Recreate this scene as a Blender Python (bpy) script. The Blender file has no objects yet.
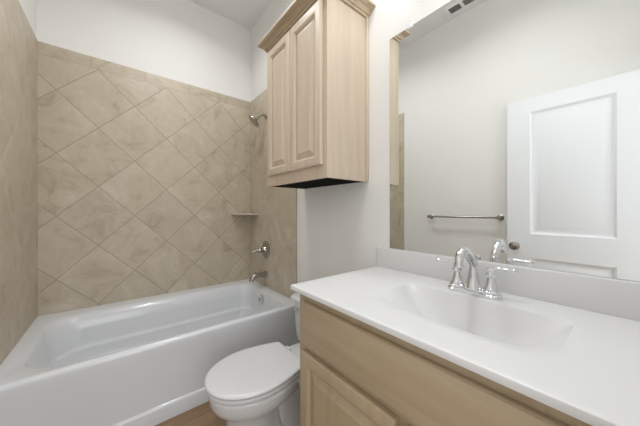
import bpy, bmesh, math
from mathutils import Vector, Matrix
scene = bpy.context.scene
COL = scene.collection
PI = math.pi

# ------------------------------------------------------------------ camera
cam_d = bpy.data.cameras.new('camera')
cam = bpy.data.objects.new('camera', cam_d)
COL.objects.link(cam)
cam.location = (-1.0965, -2.5209, 1.1385)
cam.rotation_euler = (PI/2, 0, -math.radians(38.993))
cam_d.sensor_width = 36.0
cam_d.lens = 250.15/640*36
cam_d.shift_y = -1.84/640
cam_d.clip_start = 0.02
scene.camera = cam

# ------------------------------------------------------------------ world, light, exposure
scene.view_settings.view_transform = 'Standard'
scene.view_settings.look = 'None'
scene.view_settings.gamma = 1.0
scene.view_settings.use_curve_mapping = False
scene.view_settings.exposure = 0.38
world = bpy.data.worlds.new('hall_daylight')
scene.world = world
world.use_nodes = True
bg = world.node_tree.nodes['Background']
bg.inputs[0].default_value = (1.0, 0.985, 0.96, 1)
bg.inputs[1].default_value = 0.6

HALL_POWER = 12.0        # added fill lamp in place of hall daylight, through the open doorway
CEIL_POWER = 6.0       # each of the two unseen ceiling lights added as fill
GLOBE = 10.0            # glass globes of the vanity light
def area(name, loc, rot, sx, sy, power, color):
    d = bpy.data.lights.new(name, 'AREA')
    d.shape = 'RECTANGLE'; d.size = sx; d.size_y = sy; d.energy = power; d.color = color
    o = bpy.data.objects.new(name, d); COL.objects.link(o)
    o.location = loc; o.rotation_euler = rot
    return o
area('hall_fill', (-1.02, -3.35, 1.25), (PI/2, 0, 0), 1.3, 2.0, HALL_POWER, (.935, .968, 1.0))

# ------------------------------------------------------------------ materials
def lin(c):
    return tuple(((v/255)/12.92 if v/255 <= .04045 else ((v/255+.055)/1.055)**2.4) for v in c)
def mat(name, rgb, rough=.5, metal=0.0, spec=.5, emit=None, estr=0.0, coat=0.0):
    m = bpy.data.materials.new(name); m.use_nodes = True
    b = m.node_tree.nodes['Principled BSDF']
    b.inputs['Base Color'].default_value = (*lin(rgb), 1)
    b.inputs['Roughness'].default_value = rough
    b.inputs['Metallic'].default_value = metal
    b.inputs['Specular IOR Level'].default_value = spec
    b.inputs['Coat Weight'].default_value = coat
    if emit:
        b.inputs['Emission Color'].default_value = (*lin(emit), 1)
        b.inputs['Emission Strength'].default_value = estr
    return m
class NT:
    def __init__(s, m): s.t = m.node_tree; s.b = s.t.nodes['Principled BSDF']
    def n(s, typ, **kw):
        x = s.t.nodes.new(typ)
        for k, v in kw.items(): setattr(x, k, v)
        return x
    def link(s, a, b): s.t.links.new(a, b)
    def math(s, op, a, b=None):
        x = s.n('ShaderNodeMath', operation=op)
        for i, v in enumerate((a, b)):
            if v is None: continue
            if hasattr(v, 'is_output'): s.link(v, x.inputs[i])
            else: x.inputs[i].default_value = v
        return x.outputs[0]
    def mix(s, f, a, b, blend='MIX'):
        x = s.n('ShaderNodeMix', data_type='RGBA', blend_type=blend)
        for i, v in ((0, f), (6, a), (7, b)):
            if hasattr(v, 'is_output'): s.link(v, x.inputs[i])
            elif i == 0: x.inputs[0].default_value = v
            else: x.inputs[i].default_value = (*v, 1)
        return x.outputs[2]
    def noise(s, vec, scale, detail=4, rough=.5, dist=0.0):
        x = s.n('ShaderNodeTexNoise')
        x.inputs['Scale'].default_value = scale; x.inputs['Detail'].default_value = detail
        x.inputs['Roughness'].default_value = rough; x.inputs['Distortion'].default_value = dist
        s.link(vec, x.inputs['Vector']); return x.outputs[0]
    def ramp(s, f, stops):
        x = s.n('ShaderNodeValToRGB'); el = x.color_ramp.elements
        while len(el) < len(stops): el.new(.5)
        for e, (p, c) in zip(el, stops): e.position = p; e.color = (*c, 1)
        s.link(f, x.inputs[0]); return x.outputs[0]
    def bump(s, h, strength, dist):
        x = s.n('ShaderNodeBump'); x.inputs['Strength'].default_value = strength; x.inputs['Distance'].default_value = dist
        s.link(h, x.inputs['Height']); s.link(x.outputs[0], s.b.inputs['Normal'])

def paint(name, rgb, rough=.6, bump=.15):
    m = mat(name, rgb, rough, spec=.3); t = NT(m)
    co = t.n('ShaderNodeTexCoord').outputs['Object']
    t.bump(t.noise(co, 160, 3), bump, .002)
    return m

def tile_mat(name, axis, offset, joint=1.0):
    """square stone-look tiles laid on the diagonal, plain strip along the top"""
    H, GZ, STRIP = .2206, 1.9847, 2.206
    m = mat(name, (180, 168, 150), .42, spec=.35); t = NT(m)
    co = t.n('ShaderNodeTexCoord').outputs['Object']
    sp = t.n('ShaderNodeSeparateXYZ'); t.link(co, sp.inputs[0])
    s = t.math('SUBTRACT', sp.outputs[axis], offset); z = t.math('SUBTRACT', sp.outputs[2], GZ)
    a = t.math('DIVIDE', t.math('ADD', s, z), 2*H); b = t.math('DIVIDE', t.math('SUBTRACT', s, z), 2*H)
    def dist(v):
        f = t.math('FRACT', t.math('ADD', v, .5)); return t.math('ABSOLUTE', t.math('SUBTRACT', f, .5))
    da, db = dist(a), dist(b)
    # (line every 2h along s; perpendicular spacing is 2h/sqrt2)
    d = t.math('MULTIPLY', t.math('MINIMUM', da, db), 2*H/math.sqrt(2))
    top = t.math('GREATER_THAN', sp.outputs[2], STRIP)
    ds = t.math('ADD', t.math('MULTIPLY', dist(t.math('DIVIDE', t.math('SUBTRACT', s, .07), .33)), .33), .0013)
    dz = t.math('ADD', t.math('ABSOLUTE', t.math('SUBTRACT', sp.outputs[2], STRIP)), .0013)
    d_top = t.math('MINIMUM', ds, dz)
    mx = t.n('ShaderNodeMix', data_type='FLOAT')
    t.link(top, mx.inputs[0]); t.link(t.math('MINIMUM', d, dz), mx.inputs[2]); t.link(d_top, mx.inputs[3])
    dd = mx.outputs[0]
    grout = t.n('ShaderNodeMapRange', interpolation_type='SMOOTHSTEP')
    t.link(dd, grout.inputs[0]); grout.inputs[1].default_value = .0012; grout.inputs[2].default_value = .0034
    grout.inputs[3].default_value = 1; grout.inputs[4].default_value = 0
    g = t.math('MULTIPLY', grout.outputs[0], joint)
    cid = t.n('ShaderNodeCombineXYZ')
    t.link(t.math('FLOOR', a), cid.inputs[0]); t.link(t.math('FLOOR', b), cid.inputs[1]); t.link(top, cid.inputs[2])
    wn = t.n('ShaderNodeTexWhiteNoise'); t.link(cid.outputs[0], wn.inputs[0])
    sh = t.n('ShaderNodeVectorMath', operation='MULTIPLY_ADD')
    t.link(wn.outputs['Color'], sh.inputs[0]); sh.inputs[1].default_value = (7, 7, 7); t.link(co, sh.inputs[2])
    n1 = t.noise(sh.outputs[0], 5.0, 8, .66, 1.0)
    n2 = t.noise(sh.outputs[0], 26, 5, .6, .4)
    c = t.ramp(n1, [(.30, lin((168, 153, 133))), (.45, lin((196, 183, 163))), (.58, lin((204, 192, 174))), (.72, lin((217, 207, 191)))])
    c = t.mix(t.math('MULTIPLY', n2, .5), c, lin((184, 171, 150)))
    tone = t.math('ADD', .955, t.math('MULTIPLY', wn.outputs['Value'], .07))
    cc = t.n('ShaderNodeCombineXYZ')
    for i in range(3): t.link(tone, cc.inputs[i])
    c = t.mix(1.0, c, cc.outputs[0], 'MULTIPLY')
    c = t.mix(g, c, lin((140, 126, 107)))
    t.link(c, t.b.inputs['Base Color'])
    t.bump(t.math('MULTIPLY', g, -1), .5, .002)
    return m

def wood(name, base, dark, grain_axis=2, rough=.42):
    m = mat(name, base, rough, spec=.35); t = NT(m)
    co = t.n('ShaderNodeTexCoord').outputs['Object']
    mp = t.n('ShaderNodeMapping'); t.link(co, mp.inputs[0])
    sc = [9, 9, 9]; sc[grain_axis] = .7
    mp.inputs['Scale'].default_value = sc
    n1 = t.noise(mp.outputs[0], 2.2, 5, .6, .6); n2 = t.noise(mp.outputs[0], 14, 4, .6)
    c = t.ramp(n1, [(.25, lin(dark)), (.6, lin(base)), (.85, tuple(min(1, v*1.05) for v in lin(base)))])
    c = t.mix(t.math('MULTIPLY', n2, .22), c, lin(dark))
    t.link(c, t.b.inputs['Base Color'])
    return m

def plank_mat(name):
    m = mat(name, (140, 108, 82), .4, spec=.4); t = NT(m)
    co = t.n('ShaderNodeTexCoord').outputs['Object']
    br = t.n('ShaderNodeTexBrick'); t.link(co, br.inputs['Vector'])
    br.inputs['Scale'].default_value = 1; br.inputs['Brick Width'].default_value = 1.2; br.inputs['Row Height'].default_value = .17
    br.inputs['Mortar Size'].default_value = .0015; br.inputs['Mortar'].default_value = (*lin((84, 62, 46)), 1)
    br.inputs['Color1'].default_value = (*lin((150, 122, 92)), 1); br.inputs['Color2'].default_value = (*lin((170, 141, 108)), 1)
    mp = t.n('ShaderNodeMapping'); t.link(co, mp.inputs[0]); mp.inputs['Scale'].default_value = (1.2, 14, 1)
    n = t.noise(mp.outputs[0], 3, 6, .65, .8)
    c = t.mix(t.math('MULTIPLY', n, .65), br.outputs[0], lin((104, 80, 56)))
    t.link(c, t.b.inputs['Base Color'])
    return m

M = dict(
    wall=paint('wall_paint', (240, 238, 234)),
    ceil=paint('ceiling_paint', (238, 237, 236), .7),
    tileF=tile_mat('diagonal_tile_far', 0, -.9882, .7),
    tileS=tile_mat('diagonal_tile_side', 1, -.10, .18),
    floor=plank_mat('plank_floor'),
    trim=mat('trim_white', (236, 236, 236), .35),
    door=mat('door_white', (240, 241, 243), .35),
    tub=mat('tub_acrylic', (226, 228, 231), .16, spec=.5, coat=.3),
    china=mat('toilet_china', (224, 225, 227), .12, spec=.5, coat=.4),
    seat=mat('toilet_seat_plastic', (224, 224, 225), .25),
    top=mat('cultured_marble', (227, 226, 225), .32, spec=.35),
    chrome=mat('chrome', (225, 226, 228), .08, 1.0),
    nickel=mat('brushed_nickel', (176, 172, 166), .24, 1.0),
    dark=mat('dark_gap', (30, 28, 26), .8),
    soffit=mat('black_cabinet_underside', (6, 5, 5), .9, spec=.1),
    maplev=wood('vanity_maple_shaded', (184, 165, 136), (170, 150, 121)),  # wall cabinet's maple made darker; shade of the vanity front put into the colour
    maplevh=wood('vanity_maple_shaded_level', (184, 165, 136), (170, 150, 121), 1),
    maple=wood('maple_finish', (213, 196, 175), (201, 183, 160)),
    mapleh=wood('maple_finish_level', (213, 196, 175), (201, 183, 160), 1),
    crown=wood('maple_finish_glazed', (198, 179, 152), (158, 138, 112), 1),
    mirror=mat('mirror_silver', (240, 242, 241), .0, 1.0),
    glass_edge=mat('mirror_edge', (120, 134, 128), .2),
    plastic=mat('white_plastic', (244, 244, 243), .4),
    shelf=mat('shelf_stone', (196, 186, 170), .3),
    slot=mat('vent_slot_shade', (112, 116, 110), .8),
    globe=mat('lit_globe', (255, 250, 240), .3, emit=(242, 248, 255), estr=GLOBE),
)

# ------------------------------------------------------------------ helpers
def world_loc(o):
    v = Vector((0, 0, 0))
    while o is not None: v += o.location; o = o.parent
    return v
def obj(name, bm, m, parent=None, smooth=True, angle=35):
    """link a bmesh that is in world coordinates as one mesh object"""
    bmesh.ops.recalc_face_normals(bm, faces=bm.faces)
    me = bpy.data.meshes.new(name)
    if parent is not None: bmesh.ops.translate(bm, verts=bm.verts, vec=-world_loc(parent))
    bm.to_mesh(me); bm.free()
    if smooth:
        me.polygons.foreach_set('use_smooth', [True]*len(me.polygons))
        me.set_sharp_from_angle(angle=math.radians(angle))
    me.materials.append(M[m] if isinstance(m, str) else m)
    o = bpy.data.objects.new(name, me); COL.objects.link(o)
    o.parent = parent
    return o
def thing(name, label, cat, loc, group=None):
    o = bpy.data.objects.new(name, None); COL.objects.link(o)
    o.location = loc; o.empty_display_size = .05
    o['label'] = label; o['category'] = cat
    if group: o['group'] = group
    return o
def struct(name, bm, m, parent=None):
    o = obj(name, bm, m, parent)
    o['kind'] = 'structure'
    return o
def add_box(bm, x0, x1, y0, y1, z0, z1, bev=0.0, seg=2):
    b = bmesh.new()
    bmesh.ops.create_cube(b, size=1)
    bmesh.ops.scale(b, vec=(abs(x1-x0), abs(y1-y0), abs(z1-z0)), verts=b.verts)
    bmesh.ops.translate(b, vec=((x0+x1)/2, (y0+y1)/2, (z0+z1)/2), verts=b.verts)
    if bev: bmesh.ops.bevel(b, geom=b.edges[:], offset=bev, segments=seg, profile=.5, affect='EDGES')
    merge(bm, b)
def merge(bm, b):
    me = bpy.data.meshes.new('tmp'); b.to_mesh(me); b.free(); bm.from_mesh(me); bpy.data.meshes.remove(me)
def box(*a, **k):
    bm = bmesh.new(); add_box(bm, *a, **k); return bm
def loft(bm, rings, cap0=True, cap1=True, closed=True):
    vs = [[bm.verts.new(p) for p in r] for r in rings]
    n = len(rings[0])
    for a, b in zip(vs, vs[1:]):
        for i in range(n if closed else n-1):
            j = (i+1) % n
            bm.faces.new((a[i], a[j], b[j], b[i]))
    if cap0: bm.faces.new(vs[0][::-1])
    if cap1: bm.faces.new(vs[-1])
def frame_of(d):
    d = Vector(d).normalized()
    u = d.cross(Vector((0, 0, 1)))
    if u.length < 1e-4: u = Vector((1, 0, 0))
    u.normalize(); return u, d.cross(u).normalized(), d
def add_lathe(bm, origin, axis, prof, n=24, cap0=True, cap1=True):
    """prof: (distance along axis, radius)"""
    u, v, d = frame_of(axis); o = Vector(origin)
    rings = [[o + d*h + (u*math.cos(2*PI*k/n) + v*math.sin(2*PI*k/n))*max(r, 1e-4) for k in range(n)] for h, r in prof]
    loft(bm, rings, cap0, cap1)
def add_tube(bm, pts, rad, n=14):
    """tube along a smooth path; rad is a number or one per point"""
    pts = [Vector(p) for p in pts]
    if not isinstance(rad, (list, tuple)): rad = [rad]*len(pts)
    rings = []; up = None
    for i, p in enumerate(pts):
        d = (pts[min(i+1, len(pts)-1)] - pts[max(i-1, 0)]).normalized()
        if up is None: u, v, _ = frame_of(d)
        else:
            u = (up - d*up.dot(d)).normalized(); v = d.cross(u).normalized()
        up = u
        rings.append([p + (u*math.cos(2*PI*k/n) + v*math.sin(2*PI*k/n))*rad[i] for k in range(n)])
    loft(bm, rings)
def spline(pts, n=8):
    pts = [Vector(p) for p in pts]; out = []
    P = [pts[0]] + pts + [pts[-1]]
    for i in range(1, len(P)-2):
        p0, p1, p2, p3 = P[i-1:i+3]
        for k in range(n):
            t = k/n
            out.append(.5*((2*p1) + (p2-p0)*t + (2*p0-5*p1+4*p2-p3)*t*t + (3*p1-p0-3*p2+p3)*t**3))
    out.append(pts[-1]); return out
def rrect(x0, x1, y0, y1, r, z, k=8):
    """rounded rectangle ring in the horizontal plane; r = one radius or four"""
    rs = r if isinstance(r, (list, tuple)) else [r]*4
    out = []
    for (cx, cy, a0), rr in zip(((x1, y1, 0), (x0, y1, PI/2), (x0, y0, PI), (x1, y0, 3*PI/2)), rs):
        ox = cx - rr if cx == x1 else cx + rr
        oy = cy - rr if cy == y1 else cy + rr
        for i in range(k+1):
            a = a0 + PI/2*i/k
            out.append(Vector((ox + rr*math.cos(a), oy + rr*math.sin(a), z)))
    return out
def add_nested(bm, rects, f, cap=True):
    """rects: (u0,u1,v0,v1,w); f maps (u,v,w) to the world"""
    rings = [[Vector(f(u, v, w)) for u, v in ((u0, v0), (u1, v0), (u1, v1), (u0, v1))] for u0, u1, v0, v1, w in rects]
    loft(bm, rings, cap0=False, cap1=cap)
def inset(r, d, w): return (r[0]+d, r[1]-d, r[2]+d, r[3]-d, w)

# ------------------------------------------------------------------ room shell
XL, XR, YF, YN, ZC = -1.524, 0.0, 0.0, -2.635, 3.056
TT = 2.2897          # top of the tile
struct('floor', box(XL-.1, XR+.1, YN-.9, YF+.1, -.06, 0), 'floor')
struct('ceiling', box(XL-.1, XR+.1, YN-.1, YF+.1, ZC, ZC+.06), 'ceil')
w_left = struct('wall_left', box(XL-.1, XL, YN-.1, YF+.1, 0, ZC), 'wall')
w_right = struct('wall_right', box(XR, XR+.1, YN-.1, YF+.1, 0, ZC), 'wall')
w_far = struct('wall_far', box(XL, XR, YF, YF+.1, 0, ZC), 'wall')
DX0, DX1, DZ = -1.475, -.715, 2.045     # doorway behind the camera
bm = bmesh.new()
add_box(bm, XL, DX0, YN-.1, YN, 0, ZC); add_box(bm, DX1, XR, YN-.1, YN, 0, ZC); add_box(bm, DX0, DX1, YN-.1, YN, DZ, ZC)
struct('wall_near', bm, 'wall')
bm = bmesh.new()
add_box(bm, DX1, DX1+.057, YN, YN+.016, 0, DZ+.057, bev=.004); add_box(bm, DX0-.045, DX1, YN, YN+.016, DZ, DZ+.057, bev=.004)
struct('trim_1', bm, 'trim')

def tile_panel(x0, x1, y0, y1, bev_axis):
    b = bmesh.new()
    add_box(b, x0, x1, y0, y1, .4285, TT)
    ed = [e for e in b.edges if all(abs(v.co.z-TT) < 1e-5 for v in e.verts)]
    bmesh.ops.bevel(b, geom=ed, offset=.005, segments=3, profile=.5, affect='EDGES')
    return b
for nm, bm, m, par in (
        ('tile_cladding', tile_panel(XL+.009, XR-.009, YF-.009, YF, 1), 'tileF', w_far),
        ('tile_cladding', tile_panel(XL, XL+.009, -.868, YF, 0), 'tileS', w_left),
        ('tile_cladding', tile_panel(XR-.009, XR, -.880, YF, 0), 'tileS', w_right)):
    o = struct(nm, bm, m, par)
# baseboards
struct('baseboard_left', box(XL, XL+.013, YN, -.935, 0, .09, bev=.003), 'trim')
struct('baseboard_right', box(XR-.013, XR, -1.68, -.935, 0, .09, bev=.003), 'trim')

# ------------------------------------------------------------------ door (open, against the left wall)
def make_door():
    y_free, y_hinge = -1.877, -2.618
    x_free, x_hinge = -1.466, -1.480
    T = .034
    L = y_free - y_hinge
    def f(u, v, w):   # u: 0 at hinge .. L at free edge, v height, w out into the room from the room face
        k = u/L; x = x_hinge + (x_free-x_hinge)*k
        return (x + w, y_hinge + u, v)
    Z0, Z1 = .012, 2.036
    st = .147
    pan = [(st, L-st, .955, 1.925), (st, L-st, .165, .765)]
    bm = bmesh.new()
    def slab(u0, u1, v0, v1):
        r = [[Vector(f(u, v, w)) for u, v in ((u0, v0), (u1, v0), (u1, v1), (u0, v1))] for w in (-T, 0)]
        loft(bm, r)
    slab(0, st, Z0, Z1); slab(L-st, L, Z0, Z1)
    slab(st, L-st, pan[0][3], Z1); slab(st, L-st, pan[1][3], pan[0][2]); slab(st, L-st, Z0, pan[1][2])
    d = struct('door_1', bm, 'door')
    for r in pan:
        b = bmesh.new()
        add_nested(b, [(*r, 0), inset(r, .006, -.003), inset(r, .018, -.012), inset(r, .028, -.013), inset(r, .060, -.004), inset(r, .066, -.003)], f)
        obj('door_panel', b, 'door', d)
    k = f(L-.053, .856, 0)
    b = bmesh.new(); add_lathe(b, k, (1, 0, 0), [(0, .032), (.006, .032), (.010, .026), (.012, .013), (.026, .011), (.032, .016), (.040, .030), (.050, .033), (.058, .029), (.063, .015), (.064, .0)])
    kn = obj('door_knob', b, 'nickel', d)
    for z in (.22, 1.02, 1.83):
        b = bmesh.new(); p = f(.004, z, .004); add_lathe(b, (p[0], p[1]-.006, z-.045), (0, 0, 1), [(0, .006), (.09, .006)], 10)
        obj('hinge', b, 'nickel', d)
make_door()

# ------------------------------------------------------------------ bathtub
def make_tub():
    root = thing('bathtub', 'white alcove bathtub with a plain apron along the tiled walls', 'bathtub', (-.762, -.465, 0))
    x0, x1, yb, yf = XL+.001, XR-.001, -.001, -.930
    R = .428
    rings = []
    for yy, z in ((yf-.006, 0), (yf-.006, .074), (yf-.004, .080), (yf+.006, .087), (yf+.008, .10), (yf+.004, .37), (yf+.003, R-.022), (yf+.0045, R-.014)):
        rings.append(rrect(x0, x1, yy, yb, .0015, z, 3))
    for d, z in ((.008, R-.007), (.014, R-.002), (.022, R)):
        rings.append(rrect(x0, x1, yf+d, yb, .0015, z, 3))
    # flange at the walls is the outer ring itself; resample to a rounded basin
    K = 14
    bm = bmesh.new()
    loft(bm, rings, cap0=True, cap1=False)
    top = rings[-1]
    basin = []
    def br(xl, xr, yfr, ybk, k, z): basin.append(rrect(xl, xr, yfr, ybk, [.10*k, .15*k, .21*k, .12*k], z, K))
    br(-1.455, -.070, -.888, -.105, 1, R)
    br(-1.450, -.077, -.884, -.124, 1, R-.003)
    br(-1.444, -.084, -.879, -.146, 1, R-.012)
    br(-1.438, -.090, -.873, -.162, 1, R-.030)
    br(-1.425, -.100, -.860, -.178, 1, .33)
    br(-1.410, -.110, -.846, -.186, 1.03, .245)
    br(-1.406, -.114, -.842, -.192, 1.03, .228)
    br(-1.395, -.122, -.832, -.222, 1.03, .216)
    br(-1.378, -.132, -.820, -.236, 1.03, .16)
    br(-1.350, -.150, -.800, -.256, 1.0, .122)
    br(-1.290, -.200, -.748, -.296, .9, .102)
    br(-1.10, -.34, -.62, -.43, .4, .092)
    loft(bm, basin, cap0=False, cap1=True)
    # deck between outer edge and basin edge
    outer = [v for v in bm.verts if any((v.co-p).length < 1e-6 for p in top)]
    inner = [v for v in bm.verts if any((v.co-p).length < 1e-6 for p in basin[0])]
    so, si = set(outer), set(inner)
    ed = [e for e in bm.edges if (e.verts[0] in so and e.verts[1] in so) or (e.verts[0] in si and e.verts[1] in si)]
    ed = [e for e in ed if e.is_boundary]
    bmesh.ops.triangle_fill(bm, use_beauty=True, use_dissolve=False, edges=ed)
    obj('tub_shell', bm, 'tub', root, angle=40)
    # overflow plate and drain
    b = bmesh.new(); add_lathe(b, (-.103, -.452, .352), (-1, 0, .12), [(0, .042), (.004, .042), (.008, .037), (.010, .025), (.010, 0)])
    ov = obj('overflow_plate', b, 'chrome', root)
    b = bmesh.new(); add_box(b, -.124, -.110, -.457, -.447, .338, .376, bev=.003)
    obj('trip_lever', b, 'chrome', ov)
    b = bmesh.new(); add_lathe(b, (-.36, -.49, .0925), (0, 0, 1), [(0, .035), (.003, .035), (.005, .028), (.005, 0)])
    obj('drain', b, 'chrome', root)
make_tub()

PY = -.370     # line of the shower plumbing on the right wall
def make_spout():
    root = thing('tub_spout', 'chrome tub spout on the tiled wall just above the bathtub rim', 'tub spout', (-.009, PY, .545))
    path = spline([(-.009, PY, .545), (-.055, PY, .547), (-.11, PY, .546), (-.142, PY, .530), (-.156, PY, .500)], 5)
    n = len(path)
    b = bmesh.new(); add_tube(b, path, [.026 - .005*(i/(n-1)) for i in range(n)], 16)
    obj('spout_body', b, 'nickel', root)
    b = bmesh.new(); add_lathe(b, (-.009, PY, .545), (-1, 0, 0), [(0, .034), (.006, .034), (.012, .026), (.014, .024)])
    obj('flange', b, 'nickel', root)
    b = bmesh.new(); add_lathe(b, (-.118, PY, .556), (0, 0, 1), [(0, .004), (.018, .004), (.019, .008), (.026, .008), (.028, .004)], 12)
    obj('diverter_knob', b, 'nickel', root)
make_spout()
def make_valve():
    root = thing('shower_valve', 'round chrome shower valve with a lever handle on the tiled wall', 'shower valve', (-.009, PY, .775))
    b = bmesh.new(); add_lathe(b, (-.009, PY, .775), (-1, 0, 0), [(0, .082), (.004, .082), (.010, .072), (.014, .05), (.016, .038), (.020, .036), (.034, .030), (.034, .024)], 32)
    obj('escutcheon', b, 'nickel', root)
    b = bmesh.new(); add_lathe(b, (-.043, PY, .775), (-1, 0, 0), [(0, .022), (.02, .02), (.034, .024), (.044, .020), (.048, .0)])
    h = obj('handle', b, 'nickel', root)
    b = bmesh.new(); add_tube(b, [(-.080, PY, .780), (-.105, PY+.01, .772), (-.135, PY+.02, .762)], [.011, .009, .011], 10)
    obj('lever', b, 'nickel', h)
make_valve()
def make_shower():
    root = thing('wall_shower', 'tilted chrome shower head on an arm high on the tiled wall', 'shower head', (-.009, PY, 2.035))
    b = bmesh.new(); add_tube(b, spline([(-.009, PY, 2.035), (-.045, PY, 2.036), (-.075, PY, 2.016), (-.100, PY, 1.990)], 5), .0095)
    obj('shower_arm', b, 'nickel', root)
    b = bmesh.new(); add_lathe(b, (-.009, PY, 2.035), (-1, 0, 0), [(0, .030), (.004, .030), (.010, .018), (.012, .010)])
    obj('flange', b, 'nickel', root)
    d = Vector((-1, .38, -.95)).normalized(); p = Vector((-.096, PY, 1.994))
    b = bmesh.new(); add_lathe(b, p, d, [(0, .012), (.012, .016), (.02, .018), (.028, .030), (.034, .054), (.040, .062), (.050, .062), (.053, .056), (.053, 0)], 32)
    obj('spray_head', b, 'nickel', root)
make_shower()
def make_shelf():
    b = bmesh.new()
    R = .20; n = 14; cx, cy = XR-.009, YF-.009
    out = [(cx, cy)] + [(cx - R*math.cos(a), cy - R*math.sin(a)) for a in [PI/2*i/n for i in range(n+1)]]
    rings = [[Vector((cx + (x-cx)*s, cy + (y-cy)*s, z)) for x, y in out] for z, s in ((1.100, .98), (1.103, 1), (1.113, 1), (1.116, .985))]
    loft(b, rings)
    o = obj('corner_shelf', b, 'shelf')
    o['label'] = 'small quarter-round stone shelf in the tiled corner above the bathtub'; o['category'] = 'shelf'
make_shelf()

# ------------------------------------------------------------------ toilet
TY = -1.345
def seat_outline(xb, xt, hw, hb, z, rc=.022, cy=TY):
    """toilet-seat outline: straight back at xb (towards the wall, half width hb), widest hw, round tip at xt"""
    xm = xb + (xt-xb)*.50
    side = []
    for i in range(5):                      # rounded rear corner
        a = PI/2*i/4
        side.append((xb-rc+rc*math.cos(a), hb-rc+rc*math.sin(a)))
    x1 = xb-rc
    for i in range(1, 9):
        k = i/8; side.append((x1+(xm-x1)*k, hb+(hw-hb)*math.sin(k*PI/2)))
    for i in range(1, 13):
        a = PI/2*i/12; side.append((xm+(xt-xm)*math.sin(a), hw*math.cos(a)**.95 if i < 12 else 0))
    pts = side + [(x, -y) for x, y in side[-2::-1]]
    return [Vector((x, cy+y, z)) for x, y in pts]
def make_toilet():
    root = thing('toilet', 'white toilet with closed lid between the bathtub and vanity', 'toilet', (-.35, TY, 0))
    # bowl: foot, pedestal, flare up to the rim; open inside
    def ring(xb, xt, hw, hb, z): return seat_outline(xb, xt, hw, hb, z, rc=min(.03, hb*.5))
    b = bmesh.new()
    loft(b, [ring(-.40, -.725, .122, .10, 0), ring(-.40, -.725, .122, .10, .012), ring(-.43, -.712, .110, .085, .035), ring(-.45, -.702, .103, .075, .09),
             ring(-.46, -.700, .102, .07, .15), ring(-.45, -.705, .108, .075, .185), ring(-.42, -.722, .128, .09, .212), ring(-.37, -.752, .158, .11, .232),
             ring(-.35, -.768, .172, .12, .248), ring(-.345, -.776, .179, .13, .270), ring(-.345, -.780, .182, .135, .300), ring(-.345, -.780, .182, .135, .313), ring(-.35, -.775, .177, .13, .318),
             ring(-.40, -.72, .13, .10, .318), ring(-.41, -.70, .115, .09, .29), ring(-.44, -.66, .08, .06, .25), ring(-.47, -.60, .04, .03, .22)])
    bowl = obj('bowl', b, 'china', root, angle=50)
    # deck that carries the tank
    b = bmesh.new()
    loft(b, [rrect(-.36, -.03, TY-.062, TY+.062, .04, .10), rrect(-.38, -.025, TY-.075, TY+.075, .05, .20), rrect(-.40, -.02, TY-.15, TY+.15, .05, .262),
             rrect(-.40, -.02, TY-.17, TY+.17, .05, .285), rrect(-.39, -.03, TY-.163, TY+.163, .05, .292)])
    obj('rear_deck', b, 'china', root, angle=50)
    # trapway bulge and foot behind the pedestal
    b = bmesh.new()
    loft(b, [rrect(-.43, -.12, TY-.10, TY+.10, .05, 0), rrect(-.43, -.12, TY-.10, TY+.10, .05, .02), rrect(-.47, -.14, TY-.070, TY+.070, .04, .05), rrect(-.47, -.12, TY-.062, TY+.062, .04, .20)])
    obj('trapway', b, 'china', root, angle=50)
    # seat ring
    b = bmesh.new()
    E = lambda d, z: seat_outline(-.350-d*.6, -.790+d, .1855-d, .142-d*.8, z, rc=.022*max(.3, 1-d*10))
    loft(b, [E(.014, .3185), E(.014, .3235), E(.003, .325), E(.000, .330), E(.001, .339), E(.005, .3425), E(.07, .3425), E(.075, .332), E(.07, .3185)], cap0=False, cap1=False)
    obj('seat', b, 'seat', root, angle=50)
    b = bmesh.new()
    E = lambda d, z: seat_outline(-.347-d*.6, -.794+d, .189-d, .145-d*.8, z, rc=.022*max(.3, 1-d*10))
    loft(b, [E(.015, .343), E(.015, .3485), E(.003, .3495), E(0, .353), E(.001, .359), E(.006, .3635), E(.016, .3655), E(.05, .367), E(.10, .368)])
    lid = obj('lid', b, 'seat', root, angle=50)
    for s in (-1, 1):
        b = bmesh.new(); add_box(b, -.346, -.318, TY+s*.07-.022, TY+s*.07+.022, .292, .350, bev=.007, seg=3)
        obj('hinge', b, 'seat', root)
    # tank and its lid
    b = bmesh.new()
    T = lambda d, dd, z: rrect(-.205+d, -.018, TY-.222+dd, TY+.222-dd, .045, z)
    loft(b, [T(.045, .045, .2925), T(.022, .022, .298), T(.012, .012, .315), T(.008, .008, .36), T(.002, .002, .48), T(0, 0, .560)])
    obj('tank', b, 'china', root, angle=50)
    b = bmesh.new()
    T = lambda d, z: rrect(-.222+d, -.010, TY-.240+d, TY+.240-d, .045, z)
    loft(b, [T(.010, .560), T(.002, .563), T(0, .570), T(0, .580), T(.004, .587), T(.012, .591), T(.03, .592)])
    obj('tank_lid', b, 'china', root, angle=50)
    b = bmesh.new(); add_lathe(b, (-.205, TY+.16, .515), (-1, 0, 0), [(0, .013), (.010, .013), (.014, .008), (.020, .008)], 14)
    add_tube(b, [(-.222, TY+.16, .515), (-.228, TY+.12, .511), (-.228, TY+.085, .508)], [.006, .006, .008], 10)
    obj('flush_lever', b, 'chrome', root)
make_toilet()

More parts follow.
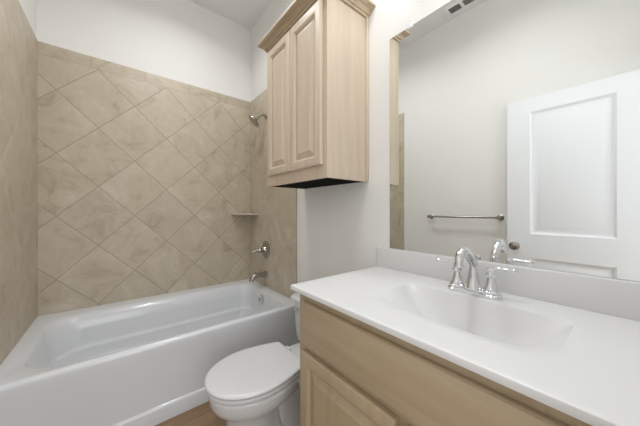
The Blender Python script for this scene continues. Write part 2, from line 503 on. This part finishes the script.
# ------------------------------------------------------------------ raised-panel cabinet doors and drawer fronts
def cab_front(parent, name, y0, y1, z0, z1, xback, t=.022, rail=.052, panel=True, m='maple'):
    """front facing -x, against the face frame at xback"""
    f = lambda u, v, w: (xback - w, u, v)
    r = (y0, y1, z0, z1)
    b = bmesh.new()
    if panel:
        add_nested(b, [inset(r, .003, 0), inset(r, .0, .003), inset(r, 0, t-.006), inset(r, .003, t-.001), inset(r, .006, t), inset(r, rail-.010, t),
                       inset(r, rail-.006, t-.002), inset(r, rail, t-.009), inset(r, rail+.001, t-.012)], f, cap=False)
        bmesh.ops.holes_fill(b, edges=[e for e in b.edges if e.is_boundary and all(abs(v.co.x - xback) < 1e-5 for v in e.verts)])
    else:
        add_nested(b, [inset(r, .003, 0), inset(r, 0, .003), inset(r, 0, t-.010), inset(r, .003, t-.004), inset(r, .012, t-.001), inset(r, .016, t)], f)
    d = obj(name, b, m, parent, angle=20)
    if panel:
        b = bmesh.new()
        add_nested(b, [inset(r, rail-.004, t-.0125), inset(r, rail+.006, t-.0125), inset(r, rail+.030, t-.004), inset(r, rail+.032, t-.001), inset(r, rail+.034, t-.001)], f)
        obj('raised_panel', b, m, d, angle=12)
    return d

# ------------------------------------------------------------------ wall cabinet over the toilet
def make_wall_cabinet():
    y0, y1, z0, z1, xf = -1.5985, -.980, 1.304, 2.245, -.306
    root = thing('wall_cabinet', 'pale maple wall cabinet with crown molding hanging above the toilet', 'cabinet', (-.15, (y0+y1)/2, z0))
    b = bmesh.new()
    add_box(b, xf+.019, -.001, y0+.002, y0+.018, z0, z1); add_box(b, xf+.019, -.001, y1-.018, y1-.002, z0, z1)
    add_box(b, xf+.019, -.001, y0+.018, y1-.018, z1-.018, z1); add_box(b, -.012, -.001, y0+.018, y1-.018, z0+.012, z1-.018)
    obj('cabinet_body', b, 'maple', root)
    obj('wall_scribe', box(-.022, -.001, y0-.006, y0+.002, z0+.001, 2.225, bev=.003), 'maple', root)
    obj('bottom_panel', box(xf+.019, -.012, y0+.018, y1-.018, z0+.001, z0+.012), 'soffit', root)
    b = bmesh.new()
    S = .042
    add_box(b, xf, xf+.019, y0, y0+S, z0, z1); add_box(b, xf, xf+.019, y1-S, y1, z0, z1)
    add_box(b, xf, xf+.019, y0+S, y1-S, z0, z0+.075); add_box(b, xf, xf+.019, y0+S, y1-S, z1-.075, z1)
    ff = obj('face_frame', b, 'maple', root)
    cab_front(root, 'cabinet_door', -1.572, -1.2915, 1.368, 2.182, xf)
    cab_front(root, 'cabinet_door', -1.2885, -1.014, 1.368, 2.182, xf)
    # crown: profile swept round the two sides and the front
    prof = [(0, 2.214), (.007, 2.214), (.009, 2.219), (.009, 2.225), (.016, 2.227), (.020, 2.236), (.029, 2.245), (.041, 2.249), (.041, 2.253), (.050, 2.256), (.052, 2.262), (.050, 2.270), (.046, 2.272), (-.01, 2.272)]
    b = bmesh.new()
    rows = []
    for d, z in prof:
        rows.append([Vector((-.001, y0-d, z)), Vector((xf-d, y0-d, z)), Vector((xf-d, y1+d, z)), Vector((-.001, y1+d, z))])
    loft(b, rows, cap0=False, cap1=False, closed=False)
    # back side and top so that the molding is solid
    v = [b.verts.new(p) for p in rows[-1]]
    b.faces.new(v)
    obj('crown_molding', b, 'crown', root, angle=25)
make_wall_cabinet()

# ------------------------------------------------------------------ vanity
VY0, VY1 = -2.618, -1.702
CZ = .846
def make_vanity():
    root = thing('vanity_cabinet', 'pale maple vanity base cabinet with raised-panel doors under the white top', 'cabinet', (-.27, (VY0+VY1)/2, 0))
    xf = -.535; zt = CZ-.020
    b = bmesh.new()
    add_box(b, xf+.019, -.002, VY1-.018, VY1, 0, zt); add_box(b, xf+.019, -.002, VY0, VY0+.018, 0, zt)
    add_box(b, xf+.019, -.002, VY0+.018, VY1-.018, .10, .118); add_box(b, -.014, -.002, VY0+.018, VY1-.018, .118, zt)
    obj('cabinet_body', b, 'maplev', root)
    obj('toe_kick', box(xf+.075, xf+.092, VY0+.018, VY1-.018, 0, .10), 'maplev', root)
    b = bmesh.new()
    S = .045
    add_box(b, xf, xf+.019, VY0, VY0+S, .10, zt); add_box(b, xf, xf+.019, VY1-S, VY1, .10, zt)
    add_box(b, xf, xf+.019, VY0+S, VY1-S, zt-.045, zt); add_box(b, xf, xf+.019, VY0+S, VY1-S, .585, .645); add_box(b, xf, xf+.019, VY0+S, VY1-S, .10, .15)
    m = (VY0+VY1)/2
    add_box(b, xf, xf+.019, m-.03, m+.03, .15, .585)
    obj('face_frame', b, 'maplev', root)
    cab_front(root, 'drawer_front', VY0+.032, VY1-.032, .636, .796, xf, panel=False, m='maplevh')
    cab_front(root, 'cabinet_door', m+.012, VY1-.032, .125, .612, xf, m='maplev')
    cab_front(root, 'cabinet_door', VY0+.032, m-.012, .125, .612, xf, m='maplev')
make_vanity()

def make_top():
    root = thing('sink_countertop', 'glossy white one-piece vanity top with molded sink and backsplash', 'vanity top', (-.28, -2.15, CZ-.02))
    y0, y1, x0, x1 = YN+.001, -1.670, -.5625, -.001
    # height field
    by0, by1, bx0, bx1, D = -2.432, -1.962, -.460, -.168, .128
    def g(v):  # 0 back .. 1 front
        if v <= 0 or v >= 1: return 0
        k = .20
        if v < k: return math.sin(PI/2*v/k)**.95
        w = (v-k)/(1-k)
        return (1-w)**1.8*(1+.8*w)
    def depth(x, y):
        u = (y-(by0+by1)/2)/((by1-by0)/2); v = (bx1-x)/(bx1-bx0)
        if abs(u) >= 1: return 0
        return D*(1-abs(u)**2.6)*g(v)
    def grid(lo, hi, a, b2, n_in, n_out):
        out = [lo]
        def seg(p, q, n): return [p+(q-p)*(i+1)/n for i in range(n)]
        return out + seg(lo, a, n_out) + seg(a, b2, n_in) + seg(b2, hi, n_out)
    E = .006
    xs = grid(x0+E, x1, bx0, bx1, 44, 4); ys = grid(y0, y1-E, by0, by1, 60, 6)
    b = bmesh.new()
    V = [[b.verts.new((x, y, CZ-depth(x, y))) for y in ys] for x in xs]
    for i in range(len(xs)-1):
        for j in range(len(ys)-1):
            b.faces.new((V[i][j], V[i+1][j], V[i+1][j+1], V[i][j+1]))
    # rounded front and left edges
    prev = [V[0][j] for j in range(len(ys))] + [V[i][-1] for i in range(1, len(xs))]
    for dx, dz in ((.55, .0009), (.85, .0025), (1.0, .006), (1.0, .015), (.85, .0185), (.4, .020)):
        cur = []
        for v in range(len(ys)+len(xs)-1):
            if v < len(ys):
                p = Vector((x0+E-E*dx, ys[v], CZ-dz))
                if v == len(ys)-1: p = Vector((x0+E-E*dx*.75, y1-E+E*dx*.75, CZ-dz))
            else:
                p = Vector((xs[v-len(ys)+1], y1-E+E*dx, CZ-dz))
            cur.append(b.verts.new(p))
        for k in range(len(cur)-1):
            b.faces.new((prev[k], prev[k+1], cur[k+1], cur[k]))
        prev = cur
    # underside strip so the edge is solid
    und = []
    for v in range(len(ys)+len(xs)-1):
        if v < len(ys): p = Vector((x0+.04, min(ys[v], y1-.04), CZ-.020))
        else: p = Vector((max(xs[v-len(ys)+1], x0+.04), y1-.04, CZ-.020))
        und.append(b.verts.new(p))
    for k in range(len(und)-1):
        try: b.faces.new((prev[k], prev[k+1], und[k+1], und[k]))
        except ValueError: pass
    bmesh.ops.recalc_face_normals(b, faces=b.faces)
    obj('countertop_slab', b, 'top', root, angle=28)
    obj('backsplash', box(-.021, -.001, y0, y1-.001, CZ-.002, .9475, bev=.004, seg=3), 'top', root)
    b = bmesh.new(); zc = CZ-depth(-.27, -2.17)
    add_lathe(b, (-.27, -2.175, zc-.002), (0, 0, 1), [(0, .030), (.005, .030), (.007, .024), (.006, .018), (.009, .016), (.010, 0)])
    obj('drain', b, 'chrome', root)
make_top()

FY, FX = -2.172, -.112
def make_faucet():
    root = thing('sink_faucet', 'chrome two-handle centerset faucet on the white vanity top', 'faucet', (FX, FY, CZ))
    b = bmesh.new()
    S = lambda d, z: rrect(FX-.028+d, FX+.028-d, FY-.086+d, FY+.086-d, .026-d*.5, z)
    loft(b, [S(0, CZ+.0002), S(0, CZ+.010), S(.004, CZ+.014), S(.007, CZ+.017), S(.012, CZ+.019)])
    obj('base_plate', b, 'chrome', root)
    for s in (-1, 1):
        y = FY + s*.054
        b = bmesh.new(); add_lathe(b, (FX, y, CZ+.017), (0, 0, 1), [(0, .026), (.006, .026), (.010, .022), (.024, .017), (.044, .0125), (.052, .012), (.055, .016), (.060, .017), (.066, .013), (.074, .011), (.080, .013), (.086, .011), (.090, .0)], 22)
        h = obj('handle', b, 'chrome', root)
        b = bmesh.new(); add_tube(b, spline([(FX, y-s*.006, CZ+.098), (FX-.002, y+s*.025, CZ+.101), (FX-.004, y+s*.05, CZ+.100), (FX-.006, y+s*.076, CZ+.103)], 5),
                                  [.0075]*5+[.006]*5+[.0055]*4+[.0065, .004], 12)
        obj('lever', b, 'chrome', h)
    # spout: flared column then an arch towards the room
    b = bmesh.new(); add_lathe(b, (FX, FY, CZ+.017), (0, 0, 1), [(0, .027), (.008, .027), (.014, .024), (.04, .018), (.07, .0135), (.080, .012), (.084, .0145), (.090, .0145), (.094, .0)], 22)
    obj('spout_column', b, 'chrome', root)
    p = spline([(FX, FY, CZ+.098), (FX-.016, FY, CZ+.118), (FX-.045, FY, CZ+.142), (FX-.076, FY, CZ+.158), (FX-.102, FY, CZ+.153), (FX-.118, FY, CZ+.134), (FX-.122, FY, CZ+.118)], 6)
    n = len(p)
    b = bmesh.new(); add_tube(b, p, [.0115 + .0035*math.sin(PI*i/(n-1)) for i in range(n)], 18)
    sp = obj('spout', b, 'chrome', root)
    b = bmesh.new(); add_lathe(b, (FX-.122, FY, CZ+.120), (-.12, 0, -1), [(0, .0145), (.010, .0145), (.012, .012), (.012, 0)], 18)
    obj('aerator', b, 'chrome', sp)
    b = bmesh.new(); add_lathe(b, (FX+.022, FY, CZ+.017), (0, 0, 1), [(0, .0026), (.085, .0026), (.088, .006), (.098, .006), (.102, .003)], 12)
    obj('lift_rod', b, 'chrome', root)
make_faucet()

# ------------------------------------------------------------------ mirror
MY1, MY0, MZ0, MZ1 = -1.7455, -2.630, .9485, 2.0235
def make_mirror():
    root = thing('wall_mirror', 'large frameless wall mirror standing on the white backsplash', 'mirror', (-.004, (MY0+MY1)/2, MZ0))
    b = box(-.0065, -.001, MY0, MY1, MZ0, MZ1)
    g = obj('mirror_glass', b, 'mirror', root, smooth=False)
    g.data.materials.append(M['glass_edge'])
    for p in g.data.polygons: p.material_index = 0 if p.normal.x < -.9 else 1
    for y in (-1.865, -2.20, -2.50):
        b = box(-.011, -.0005, y-.011, y+.011, MZ1-.010, MZ1+.014, bev=.002)
        obj('mirror_clip', b, 'plastic', root)
make_mirror()

# ------------------------------------------------------------------ towel bar on the left wall
def make_towel_bar():
    z, x = 1.083, XL+.062
    ya, yb = -1.195, -1.815
    root = thing('towel_bar', 'brushed metal towel bar on the bare wall beside the door', 'towel bar', (XL, (ya+yb)/2, z))
    b = bmesh.new(); add_tube(b, [(x, ya, z), (x, yb, z)], .0105, 14)
    obj('rail', b, 'nickel', root)
    for y in (ya, yb):
        b = bmesh.new(); add_lathe(b, (XL, y, z), (1, 0, 0), [(0, .026), (.005, .026), (.010, .018), (.020, .011), (.046, .010), (.052, .015), (.064, .016), (.072, .012), (.074, 0)], 20)
        obj('wall_post', b, 'nickel', root)
make_towel_bar()

# ------------------------------------------------------------------ ceiling vent
def make_vent():
    cx, cy, w, l = -1.395, -1.55, .15, .29
    z = ZC
    root = thing('ceiling_vent', 'white slotted ceiling vent close to the bare wall, seen in the mirror', 'vent', (cx, cy, z))
    b = bmesh.new()
    f = lambda u, v, q: (u, v, z-q)
    r = (cx-w/2, cx+w/2, cy-l/2, cy+l/2)
    add_nested(b, [(*r, 0), inset(r, .002, .006), inset(r, .030, .010), inset(r, .032, .006), inset(r, .032, .001)], f, cap=False)
    add_box(b, r[0]+.02, r[1]-.02, cy-.012, cy+.012, z-.010, z-.001)
    obj('vent_frame', b, 'plastic', root, smooth=False)
    obj('vent_throat_shade', box(r[0]+.032, r[1]-.032, r[2]+.032, r[3]-.032, z-.0022, z-.0008), 'slot', root)  # flat dark sheet; the shade inside the vent is put into its colour
    for s in (-1, 1):
        for k in range(5):
            x = r[0]+.036+k*.0165
            y0, y1 = (cy+.012, r[3]-.032) if s > 0 else (r[2]+.032, cy-.012)
            b = bmesh.new()
            vs = [Vector(p) for p in ((x+.006, y0, z-.009), (x+.0075, y0, z-.009), (x+.0015, y0, z-.003), (x, y0, z-.003))]
            loft(b, [vs, [v+Vector((0, y1-y0, 0)) for v in vs]])
            obj('slat', b, 'plastic', root, smooth=False)
make_vent()

# ------------------------------------------------------------------ vanity light and added ceiling fill lights
def make_vanity_light():
    y, z = -2.15, 2.58
    root = thing('vanity_light', 'three-globe chrome vanity light on the wall above the mirror', 'wall light', (0, y, z))
    b = bmesh.new(); add_box(b, -.028, -.001, y-.30, y+.30, z-.05, z+.05, bev=.01, seg=3)
    obj('back_plate', b, 'chrome', root)
    for k in (-1, 0, 1):
        yy = y+k*.21
        b = bmesh.new(); add_tube(b, spline([(-.027, yy, z), (-.11, yy, z+.02), (-.195, yy, z), (-.21, yy, z-.025)], 5), .008, 10)
        a = obj('lamp_arm', b, 'chrome', root)
        b = bmesh.new(); add_lathe(b, (-.21, yy, z-.022), (0, 0, -1), [(0, .024), (.01, .028), (.022, .03)], 18)
        obj('lamp_holder', b, 'chrome', a)
        b = bmesh.new(); bmesh.ops.create_uvsphere(b, u_segments=20, v_segments=12, radius=.064)
        bmesh.ops.translate(b, verts=b.verts, vec=(-.21, yy, z-.098))
        obj('glass_globe', b, 'globe', root)
make_vanity_light()
def make_fill_downlight(x, y, label):  # made-up ceiling light, added to even out the lighting
    root = thing('fill_downlight', label, 'ceiling light', (x, y, ZC), 'added ceiling fill lights')
    b = bmesh.new(); add_lathe(b, (x, y, ZC-.0005), (0, 0, -1), [(0, .185), (.006, .185), (.014, .172), (.014, .158), (.004, .155)], 32, cap1=False)
    obj('trim_ring', b, 'plastic', root)
    d = bpy.data.lights.new('downlight_fill', 'AREA'); d.shape = 'DISK'; d.size = .30; d.spread = math.radians(150); d.energy = CEIL_POWER; d.color = (.935, .968, 1)
    o = bpy.data.objects.new('downlight_fill', d); COL.objects.link(o); o.location = (0, 0, -.012); o.parent = root
make_fill_downlight(-.62, -1.95, 'added round ceiling fill light in front of the vanity')
make_fill_downlight(-.70, -.80, 'added round ceiling fill light over the bathtub')
